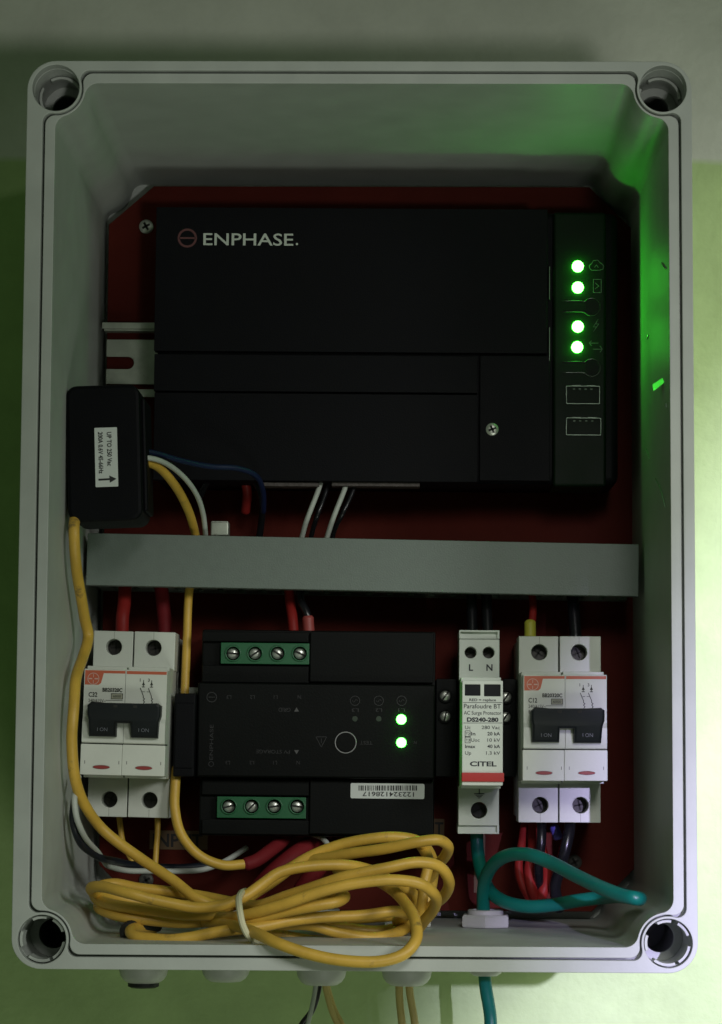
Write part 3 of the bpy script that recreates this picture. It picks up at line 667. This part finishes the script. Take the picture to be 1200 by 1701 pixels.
# ------------------------------------------------------------------ relay
D = Dev(530, 1218, .112, .006)
re = thing('relay', 'wide black relay module mounted upside down, with two green lights and green terminal rows', 'relay', D.O, D.a)
bm = BM(); pbox(bm, D, (334, 1048, 722, 1388), .004, .050, .0008); obj('relay_body', bm, black2, re)
yr = -.006
a = D.R(328, 1136, 722, 1292, yr); bm = BM(); bx(bm, a[0], a[1], yr, .01, a[2], a[3], .0010, 3); obj('front_panel', bm, black2, re)
for r in ((515, 1050, 720, 1134), (515, 1295, 720, 1386)):
    bm = BM(); pbox(bm, D, r, .0, .006, .0006); obj('blank_cover', bm, black2, re)
for r in ((336, 1050, 513, 1066), (336, 1106, 513, 1134), (336, 1295, 513, 1321), (336, 1362, 513, 1386)):
    bm = BM(); pbox(bm, D, r, .001, .006, .0004); obj('shoulder', bm, black2, re)
for (x0, y0, x1, y1), xs, ys in (((367, 1068, 514, 1103), (387.5, 424, 461.5, 498.5), 1085.5), ((361, 1324, 508, 1359), (380.5, 418.5, 456, 494), 1339.5)):
    hs = [circ(*D.L(x, ys), 11.5*D.k(), 24) for x in xs]; a = D.R(x0, y0, x1, y1); bm = BM()
    plate(bm, rrect(a[0], a[2], a[1], a[3], .0002, 1), hs, .0, .008, .0002); gt = obj('green_terminal', bm, green_t, re)
    for x in xs:
        bm = BM(); p = D.L(x, ys); plate(bm, circ(p[0], p[1], 13.6*D.k(), 26), [circ(p[0], p[1], 11.3*D.k(), 26)], -.0007, .0004, .0002); obj('screw_collar', bm, green_t, gt)
    for x in xs: screw(re, D, x, ys, 9.4, .0022, 'terminal_screw', random.uniform(-.8, .9))
for py in (1195, 1233.5):
    x, z = D.L(667, py, yr); bm = BM(); rr = 8.2*D.k(yr); lathe(bm, [(rr, .0003), (rr, -.0005), (rr*.9, -.0011), (rr*.6, -.0016), (rr*.02, -.0019)], (x, yr, z), 'Y', 24); obj('status_led', bm, led_m2, re)
for px in (590, 629.5):
    x, z = D.L(px, 1194, yr); bm = BM(); cyl(bm, x, z, 4.5*D.k(), yr-.0003, yr+.001, 18); obj('unlit_led', bm, led_off, re)
bm = BM(); x, z = D.L(574.5, 1233.5, yr); plate(bm, circ(x, z, 18*D.k(), 44), [circ(x, z, 16.3*D.k(), 44)], yr-.0004, yr+.0002, .0001); rb = obj('test_button', bm, mat('grey_button_ring', (.25, .25, .25), .4), re)
bm = BM(); cyl(bm, x, z, 14.5*D.k(), yr-.0006, yr+.001, 32); obj('button_cap', bm, black2, rb)
bm = BM(); kr = D.k(yr); yy = yr-.0001
for px in (590, 629.5, 667.5):
    x, z = D.L(px, 1164, yr); ring2(bm, x, z, 7.8*kr, .9*kr, yy, 24); stroke(bm, [(x+q*kr, z+2.2*kr*math.sin(q/4*math.pi)) for q in (-4, -3, -2, -1, 0, 1, 2, 3, 4)], .9*kr, yy)
def TR(s, h, px, py, fit=None, rot=math.pi): x, z = D.L(px, py, yr); text_mesh(bm, s, h*kr, x, z, yy, 'LEFT', rot=rot, fit=fit*kr if fit else None)
TR('L3', 5.5, 596, 1177, 11); TR('L2', 5.5, 635, 1177, 11); TR('L1', 5.5, 673, 1177, 11)
TR('GRID', 6.5, 483, 1176, 20); TR('PV STORAGE', 6, 482, 1246, 56); TR('TEST', 6, 619, 1231, 21)
for px, s in ((381, 'L3'), (420, 'L2'), (458, 'L1'), (497, 'N')): TR(s, 6, px+4, 1155); 
for px, s in ((379, 'L3'), (419, 'L2'), (457, 'L1'), (495, 'N')): TR(s, 6, px+4, 1264)
x, z = D.L(352, 1158, yr); ring2(bm, x, z, 8*kr, 1.2*kr, yy); stroke(bm, [(x-5*kr, z), (x+5*kr, z)], 1.2*kr, yy)
x, z = D.L(351, 1269, yr); ring2(bm, x, z, 4*kr, 1*kr, yy); TR('ENPHASE', 6, 354, 1262, 58, -math.pi/2)
stroke(bm, [D.L(*p, yr) for p in ((525, 1224), (543, 1224), (534, 1241))], 1*kr, yy, True); stroke(bm, [D.L(534, 1227, yr), D.L(534, 1234, yr)], 1*kr, yy)
TR('N', 5, 693, 1231)
obj('lettering', bm, dimprint, re, False)
bm = BM()
for pts in (((489, 1182), (497, 1182), (493, 1175)), ((489, 1246), (497, 1246), (493, 1253))):
    bm.faces.new([bm.verts.new((p[0], yy, p[1])) for p in [D.L(*q, yr) for q in pts]])
obj('arrow_marks', bm, mat('arrow_print', (.07, .07, .07), .5), re, False)
a = D.R(583, 1301.5, 705, 1326.5); bm = BM(); plate(bm, rrect(a[0], a[2], a[1], a[3], .0007, 4), [], -.0003, .0001); sk = obj('barcode_sticker', bm, paper, re, False)
bm = BM(); px = 596.0
while px < 694:
    wv = random.choice((1, 1, 1.6, 2.4)); x, z = D.L(px+wv/2, 1309, 0); bx(bm, x-wv*k0/2, x+wv*k0/2, -.0004, -.0002, z-4.2*k0, z+4.2*k0); px += wv+random.choice((1, 1.3, 2.0))
x, z = D.L(688, 1316, 0); text_mesh(bm, '122324128617', 7.4*k0, x, z, -.0004, 'LEFT', rot=math.pi, fit=85*k0, bold=.01)
obj('barcode_print', bm, ink, sk, False)

# small black module between left breaker and relay
D = Dev(306, 1220, .100, .012)
t = thing('end_module', 'narrow plain black module between the left circuit breaker and the relay', 'module'); t.location = D.O; t.rotation_euler = (0, D.a, 0)
bm = BM(); pbox(bm, D, (289, 1152, 324, 1290), 0, .062, .0008); obj('module_body', bm, black, t)
bm = BM(); pbox(bm, D, (291, 1168, 322, 1276), -.0006, .002, .0005); obj('module_front', bm, black, t)

# ------------------------------------------------------------------ cables
def jit(P, a):
    from mathutils import noise
    return [p+noise.noise_vector(p*38)*a for p in P]
def cable(name, label, pts, r, m, cat='cable', group=None, n=12, sub=8):
    bm = BM(); tube(bm, wpts(pts), r, n, sub); return tag(obj(name, bm, m), label, cat, group)
ry = .00232
ct_in = [(126, 845, .060), (124, 880, .046), (128, 930, .050), (134, 980, .062), (141, 1025, .075), (147, 1055, .080), (138, 1090, .070), (125, 1135, .052), (121, 1185, .046), (121, 1235, .046), (127, 1290, .052), (141, 1335, .062), (170, 1378, .072), (230, 1423, .072), (285, 1462, .066), (330, 1494, .060), (385, 1506, .062)]
top1 = [(440, 1474, .070), (500, 1432, .072), (560, 1405, .070), (620, 1395, .068), (665, 1393, .068), (700, 1401, .072), (717, 1425, .080), (718, 1460, .088), (705, 1500, .088), (668, 1517, .080), (610, 1524, .072), (550, 1529, .066), (470, 1535, .064), (400, 1530, .062)]
dleft = [(352, 1531, .055), (302, 1532, .050), (252, 1528, .047), (202, 1521, .046), (172, 1511, .052), (165, 1504, .064), (185, 1499, .080), (240, 1500, .086), (310, 1505, .086), (390, 1506, .080)]
str2 = [(440, 1468, .082), (490, 1438, .078), (560, 1421, .062), (640, 1412, .052), (695, 1401, .048), (728, 1397, .050), (745, 1407, .056), (742, 1424, .066), (726, 1442, .080), (703, 1480, .090), (698, 1515, .080), (670, 1543, .060), (620, 1556, .050), (565, 1549, .046), (515, 1536, .044), (460, 1535, .044), (410, 1526, .046)]
cleft = [(352, 1518, .044), (302, 1517, .042), (252, 1512, .042), (200, 1504, .044), (172, 1497, .050), (158, 1488, .060), (160, 1476, .068), (190, 1468, .072), (227, 1474, .072), (275, 1481, .072), (335, 1491, .070), (390, 1500, .062)]
str4 = [(430, 1503, .050), (480, 1487, .040), (560, 1461, .030), (640, 1441, .028), (695, 1432, .030), (728, 1440, .034), (744, 1463, .040), (738, 1487, .050), (716, 1508, .064), (680, 1535, .070), (620, 1560, .062), (540, 1563, .056), (450, 1550, .052), (390, 1535, .055), (320, 1522, .064), (250, 1503, .068), (185, 1489, .060), (156, 1481, .050), (152, 1473, .040)]
aleft = [(175, 1471, .034), (215, 1482, .030), (252, 1494, .030), (290, 1502, .030), (327, 1507, .030), (365, 1504, .030), (402, 1490, .031), (430, 1472, .034), (465, 1450, .036), (520, 1438, .038), (570, 1437, .040), (615, 1447, .048), (655, 1466, .064), (690, 1492, .078), (690, 1525, .078), (640, 1545, .068), (560, 1540, .062), (480, 1525, .064)]
bm = BM(); tube(bm, jit(spline(wpts(ct_in+top1+dleft+str2+cleft+str4+aleft), 7), .0011), ry, 14, raw=True)
tube(bm, wpts([(257, 1541, .060), (228, 1541, .046), (217, 1548, .034), (224, 1555, .030), (250, 1559, .028), (283, 1561, .026), (318, 1557, .026), (352, 1550, .026), (390, 1544, .026), (430, 1540, .028), (480, 1530, .032), (530, 1524, .036), (600, 1521, .040), (655, 1514, .044), (672, 1518, .052), (660, 1530, .066)]), ry, 14, 7)
tube(bm, wpts([(300, 1522, .066), (360, 1530, .050), (405, 1531, .032), (470, 1515, .028), (530, 1504, .026), (560, 1498, .028), (573, 1490, .036), (560, 1485, .050), (520, 1494, .060)]), ry, 14, 7)
tube(bm, wpts([(330, 1520, .060), (372, 1524, .040), (405, 1521, .030), (470, 1503, .024), (540, 1479, .021), (600, 1466, .020), (655, 1462, .020), (700, 1469, .022), (723, 1488, .028), (722, 1508, .038), (705, 1530, .050), (690, 1550, .062)]), ry, 14, 7)
tube(bm, wpts([(560, 1446, .078), (605, 1454, .062), (642, 1471, .044), (672, 1498, .022), (690, 1530, .004), (691, 1562, -.005), (671, 1585, -.0085), (632, 1597, -.0095), (565, 1595, -.009), (508, 1583, -.0075), (462, 1567, -.005), (432, 1553, .002), (402, 1541, .016), (365, 1534, .040), (320, 1528, .062)]), ry, 14, 7)
tube(bm, wpts([(697, 1400, .08), (712, 1430, .070), (705, 1470, .066), (700, 1510, .066), (690, 1540, .072)]), ry, 12, 7)
tag(obj('coiled_cable', bm, yellow), 'thick yellow cable from the left wall, coiled in a tied bundle at the bottom', 'cable')
tie = wpts([(408, 1480, .050), (401, 1484, .026), (397, 1494, .014), (399, 1515, .006), (404, 1537, .004), (413, 1555, .006), (425, 1563, .018), (424, 1556, .05), (412, 1530, .088), (406, 1500, .082), (408, 1481, .052)])
bm = BM(); tube(bm, tie, .00135, 8, 6); obj_t = tag(obj('cable_tie', bm, tie_m), 'cream plastic cable tie round the middle of the yellow coil', 'cable tie')
cable('rubber_sleeve', 'short black rubber sleeve hooked at the left end of the yellow coil', [(262, 1539, .060), (238, 1537, .050), (216, 1538, .044), (208, 1546, .042), (210, 1558, .040)], .0023, foam, 'sleeve')
yk = .00195
cable('yellow_wire', 'thin yellow wire curving from the clamp down into the grey duct', [(234, 764, .060), (262, 775, .070), (292, 808, .088), (312, 845, .104), (322, 875, .118), (328, 900, .124)], yk, yellow, 'wire', None)
cable('yellow_wire', 'yellow wire dropping straight from the duct beside the left circuit breaker', [(316, 970, .130), (313, 1000, .126), (311, 1060, .124), (309, 1110, .122), (307, 1160, .120)], .0019, yellow, 'wire')
cable('yellow_wire', 'yellow wire hooking right below the narrow black module', [(294, 1275, .108), (291, 1310, .106), (291, 1345, .104), (301, 1385, .104), (330, 1420, .106), (370, 1437, .108), (412, 1435, .110)], .0022, yellow, 'wire')
cable('crimp_sleeve', 'dark red crimp sleeve on the tip of the hooked yellow wire', [(408, 1436, .110), (425, 1430, .112), (448, 1414, .118), (470, 1396, .128), (482, 1380, .135)], .0030, darkred, 'sleeve')
cable('red_wire', 'dark red wire hanging below the relay behind the coil', [(540, 1380, .140), (520, 1400, .132), (485, 1425, .122), (450, 1455, .118), (420, 1490, .122), (400, 1520, .13)], .0042, darkred, 'wire')
cable('red_wire', 'second dark red wire hanging below the relay, closer to the yellow coil', [(600, 1382, .140), (560, 1405, .130), (530, 1440, .126), (500, 1480, .128)], .0040, darkred, 'wire')
cable('white_wire', 'white wire curving from the clamp into the duct beside the yellow wire', [(236, 760, .058), (255, 762, .062), (280, 772, .072), (308, 795, .086), (328, 824, .100), (338, 855, .112), (341, 880, .118), (342, 900, .124)], .00115, whitew, 'wire')
cable('blue_wire', 'dark blue wire leaving the clamp above the white wire', [(232, 748, .064), (262, 754, .070), (300, 765, .080), (350, 775, .092), (395, 778, .100), (425, 790, .108), (437, 815, .118), (438, 850, .130)], .00125, bluew, 'wire')
cable('black_wire', 'black wire looping under the gateway near the blue wire', [(330, 830, .140), (350, 795, .132), (385, 782, .128), (415, 790, .130), (432, 815, .136), (436, 850, .142), (430, 900, .15)], .0016, blackw, 'wire')
cable('copper_lug', 'dull copper coloured wire end hanging under the gateway left of the white wires', [(408, 800, .140), (411, 820, .142), (408, 850, .146)], .0022, redw, 'wire end')
cable('white_wire', 'left one of two short white wires between the gateway and the duct', [(534, 800, .128), (527, 820, .124), (516, 848, .122), (508, 870, .124), (500, 900, .128)], .00115, whitew, 'wire')
cable('white_wire', 'right one of two short white wires between the gateway and the duct', [(577, 800, .128), (570, 820, .124), (558, 850, .122), (550, 872, .124), (540, 905, .128)], .00115, whitew, 'wire')
cable('black_wire', 'thin black wire behind the right short white wire under the gateway', [(592, 800, .130), (584, 822, .128), (570, 852, .126), (556, 880, .13), (550, 905, .135)], .0011, blackw, 'wire')
cable('black_wire', 'thin black wire beside the left short white wire under the gateway', [(546, 800, .130), (540, 822, .128), (528, 855, .126), (520, 880, .13), (514, 905, .135)], .0011, blackw, 'wire')
cable('white_wire', 'white wire hugging the lower left wall and crossing under the left breaker', [(131, 1290, .066), (124, 1325, .056), (127, 1355, .056), (141, 1390, .064), (163, 1416, .078), (174, 1432, .090), (180, 1438, .096), (210, 1446, .106), (250, 1447, .114), (300, 1447, .122), (340, 1444, .13), (375, 1430, .136), (410, 1408, .142)], .00125, whitew, 'wire')
cable('black_wire', 'black wire twisted with the white one along the lower left wall', [(124, 1330, .070), (122, 1365, .062), (134, 1400, .066), (158, 1420, .076), (170, 1426, .082), (190, 1430, .098), (230, 1438, .114), (300, 1441, .126), (360, 1436, .136)], .0016, mat('dark_blue_black_pvc', (.010, .013, .020), .35), 'wire')
cable('white_wire', 'white wire arching out from under the relay behind the coil', [(500, 1372, .140), (515, 1384, .130), (535, 1392, .122), (548, 1408, .118), (556, 1430, .118)], .00120, whitew, 'wire')
cable('yellow_wire', 'dim yellow wire below the left pole of the left breaker', [(197, 1340, .135), (200, 1370, .132), (205, 1400, .130), (220, 1430, .128)], .0013, yellow, 'wire')
cable('yellow_wire', 'dim yellow wire below the right pole of the left breaker', [(262, 1340, .140), (262, 1380, .140), (260, 1410, .138), (258, 1440, .136)], .0013, yellow, 'wire')
# wires between duct and devices
for i, (pts, r, m, lab) in enumerate((
    ([(208, 975, .135), (207, 1000, .130), (204, 1025, .126), (203, 1062, .126)], .0030, redw, 'red wire entering the top of the left breaker, left pole'),
    ([(268, 975, .140), (272, 1010, .138), (274, 1035, .136), (274, 1065, .134)], .0032, darkred, 'darker red wire entering the top of the left breaker, right pole'),
    ([(480, 975, .140), (483, 1005, .134), (486, 1025, .130), (489, 1060, .128)], .0023, redw, 'red wire entering the relay top, left of the black one'),
    ([(512, 1026, .128), (513, 1042, .128), (514, 1060, .128)], .0026, mat('pink_red_sleeve', (.36, .07, .06), .5), 'pinkish red sleeve entering the top of the relay'),
    ([(499, 975, .138), (501, 1000, .130), (510, 1018, .128), (513, 1034, .128)], .0018, blackw, 'black wire ending in the pinkish sleeve above the relay'),
    ([(783, 975, .138), (784, 1010, .134), (785, 1060, .130)], .0024, blackw, 'left black wire above the surge protector'),
    ([(808, 975, .138), (809, 1010, .134), (811, 1060, .130)], .0024, blackw, 'right black wire above the surge protector'),
    ([(950, 975, .138), (953, 1010, .134), (957, 1065, .130)], .0028, blackw, 'black wire entering the right pole of the right breaker'),
    ([(882, 975, .138), (886, 1005, .134), (884, 1040, .130)], .0017, redw, 'thin red wire running down to the yellow ferrule sleeve'),
    ([(881, 1034, .128), (881, 1050, .127), (881, 1070, .127)], .0026, mat('lime_yellow_sleeve', (.48, .46, .05), .5), 'lime yellow sleeve entering the left pole of the right breaker'))):
    bm = BM(); tube(bm, wpts(pts), r, 12, 6); tag(obj('sleeve' if 'sleeve entering' in lab else 'wire', bm, m), lab, 'sleeve' if 'sleeve entering' in lab else 'wire')
# below the right breaker
cable('black_wire', 'glossy black wire below the left pole of the right breaker', [(898, 1340, .128), (900, 1375, .120), (899, 1405, .118), (895, 1440, .122), (897, 1475, .13), (903, 1500, .136)], .0021, blackw, 'wire')
cable('black_wire', 'glossy black wire below the right pole of the right breaker', [(948, 1340, .128), (946, 1380, .118), (939, 1412, .116), (930, 1445, .120), (922, 1475, .124), (930, 1510, .13)], .0026, blackw, 'wire')
cable('red_wire', 'left bright red wire bowing down behind the green cable', [(872, 1370, .140), (866, 1410, .135), (862, 1440, .132), (868, 1470, .130), (885, 1500, .130)], .0019, redw, 'wire')
cable('red_wire', 'middle bright red wire bowing down behind the green cable', [(885, 1370, .140), (886, 1410, .134), (880, 1445, .130), (883, 1475, .128), (892, 1502, .130)], .0025, redw, 'wire')
cable('red_wire', 'right bright red wire bowing down behind the green cable', [(888, 1372, .146), (902, 1420, .138), (908, 1450, .132), (903, 1480, .128), (893, 1500, .130)], .0025, redw, 'wire')
bm = BM(); tube(bm, wpts([(921, 1374, .135), (925, 1385, .134), (927, 1392, .134)]), .0022, 10, 5); tag(obj('violet_tube', bm, mat('violet_lit_spot', (.09, .08, .36), .4)), 'small violet blue tube standing in for a lit spot between the two glossy black wires', 'ferrule')  # added tube, its violet paints a lit spot
rg = .0029
bm = BM(); tube(bm, wpts([(806, 1545, .125), (803, 1500, .120), (806, 1462, .112), (822, 1434, .100), (848, 1420, .088), (880, 1420, .078), (915, 1433, .070), (960, 1456, .052), (1005, 1477, .034), (1036, 1488, .024), (1056, 1492, .020), (1063, 1493, .028), (1052, 1491, .048), (1028, 1489, .070), (1000, 1491, .088), (960, 1496, .094), (920, 1503, .098), (880, 1506, .102), (845, 1500, .108), (822, 1488, .116), (808, 1470, .126), (798, 1440, .134), (793, 1405, .138), (792, 1360, .138)]), rg, 16, 8)
tag(obj('green_cable', bm, greenw), 'thick green cable looping from its gland nut towards the lower right corner', 'cable')
bm = BM(); tube(bm, wpts([(804, 1570, .125), (806, 1628, .120), (808, 1645, .118), (812, 1668, .116), (815, 1690, .114), (816, 1730, .112)]), .0028, 16, 8)
tag(obj('green_cable', bm, greenw), 'green cable leaving downwards from the right-hand gland under the box', 'cable')

# small silver clip on top of the duct
D = Dev(365, 873, .128, 0); t = thing('metal_clip', 'small silver metal clip standing above the duct beside the white wire', 'clip', D.O, 0)
bm = BM(); pbox(bm, D, (350, 865, 380, 890), 0, .010, .0008); obj('clip_body', bm, rail_m, t); bm = BM(); pbox(bm, D, (351, 866.5, 379, 868), -.0004, .009, .0001); obj('clip_lip', bm, steel, t)

# ------------------------------------------------------------------ cable glands
GY = .118
def gland(px, label, r, drop, seal=False, flat=False):
    x = (px-662)*(1+GY)/F+.0006; zo = ZB+.0006
    t = thing('cable_gland', label, 'cable gland', (x, GY, zo), 0, 'cable glands through the box bottom')
    d = drop
    bm = BM(); lathe(bm, [(r*1.0, .0006), (r*1.0, -d*.28), (r*.985, -d*.30)], (0, 0, 0), 'Z', 72, .00022); obj('gland_collar', bm, gland_m, t, True, 30)
    bm = BM(); lathe(bm, [(r*.98, -d*.28), (r*1.0, -d*.42), (r*.985, -d*.62), (r*.92, -d*.8), (r*.8, -d*.92), (r*.62, -d), (r*.3, -d*1.0)], (0, 0, 0), 'Z', 48); obj('gland_cap', bm, gland_m, t)
    if seal:
        bm = BM(); lathe(bm, [(r*.62, -d*.9), (r*.62, -d*1.10), (r*.5, -d*1.14), (r*.05, -d*1.14)], (0, 0, 0), 'Z', 32); obj('rubber_seal', bm, foam, t)
    # hexagonal lock nut inside the box
    zi = ei['b']-zo
    bm = BM(); lathe(bm, [(.0112, zi+.0001), (.0115, zi+.0008), (.0115, zi+.0046), (.0108, zi+.0054)], (0, 0, 0), 'Z', 6)
    bmesh.ops.rotate(bm, verts=bm.verts, cent=(0, 0, 0), matrix=Matrix.Rotation(math.radians(22+px % 17), 3, 'Z')); obj('lock_nut', bm, gland_m, t, False)
    bm = BM(); lathe(bm, [(.0078, zi+.005), (.0078, zi+.0072), (.0074, zi+.0075), (.0060, zi+.0075), (.0058, zi+.006)], (0, 0, 0), 'Z', 36); obj('thread_collar', bm, gland_m, t)
    return t
gland(243, 'leftmost grey cable gland under the box, with a black rubber plug', .0110, .0158, True)
gland(378, 'empty plain grey cable gland under the box, second from the left', .0108, .0150)
gland(535, 'middle grey cable gland under the box, with white and yellow wires hanging out', .0112, .0162)
gland(675, 'grey cable gland under the box with two aged yellow wires hanging out', .0112, .0162)
gland(804, 'small grey cable gland under the box with the green cable passing through', .0083, .0118)
cable('hanging_wire', 'white wire hanging from the middle gland', [(526, 1628, .120), (523, 1650, .118), (518, 1675, .114), (512, 1700, .110), (508, 1730, .108)], .00105, whitew, 'wire')
cable('hanging_wire', 'black wire hanging from the middle gland behind the white one', [(532, 1628, .124), (527, 1655, .124), (518, 1680, .124), (503, 1700, .122), (490, 1725, .12)], .0014, blackw, 'wire')
cable('hanging_wire', 'aged yellow wire hanging from the middle gland, slanting right', [(538, 1628, .120), (543, 1650, .118), (550, 1676, .116), (560, 1700, .114), (574, 1728, .11)], .0013, beige, 'wire')
cable('hanging_wire', 'second aged yellow wire close behind the slanting one at the middle gland', [(542, 1628, .122), (548, 1650, .122), (557, 1678, .120), (570, 1703, .118), (580, 1728, .116)], .0011, beige, 'wire')
cable('hanging_wire', 'left aged yellow wire hanging from the fourth gland', [(663, 1628, .120), (664, 1660, .118), (668, 1700, .116), (672, 1735, .114)], .0017, beige, 'wire')
cable('hanging_wire', 'right aged yellow wire hanging from the fourth gland', [(679, 1628, .120), (682, 1655, .118), (688, 1690, .116), (694, 1735, .114)], .0017, beige, 'wire')
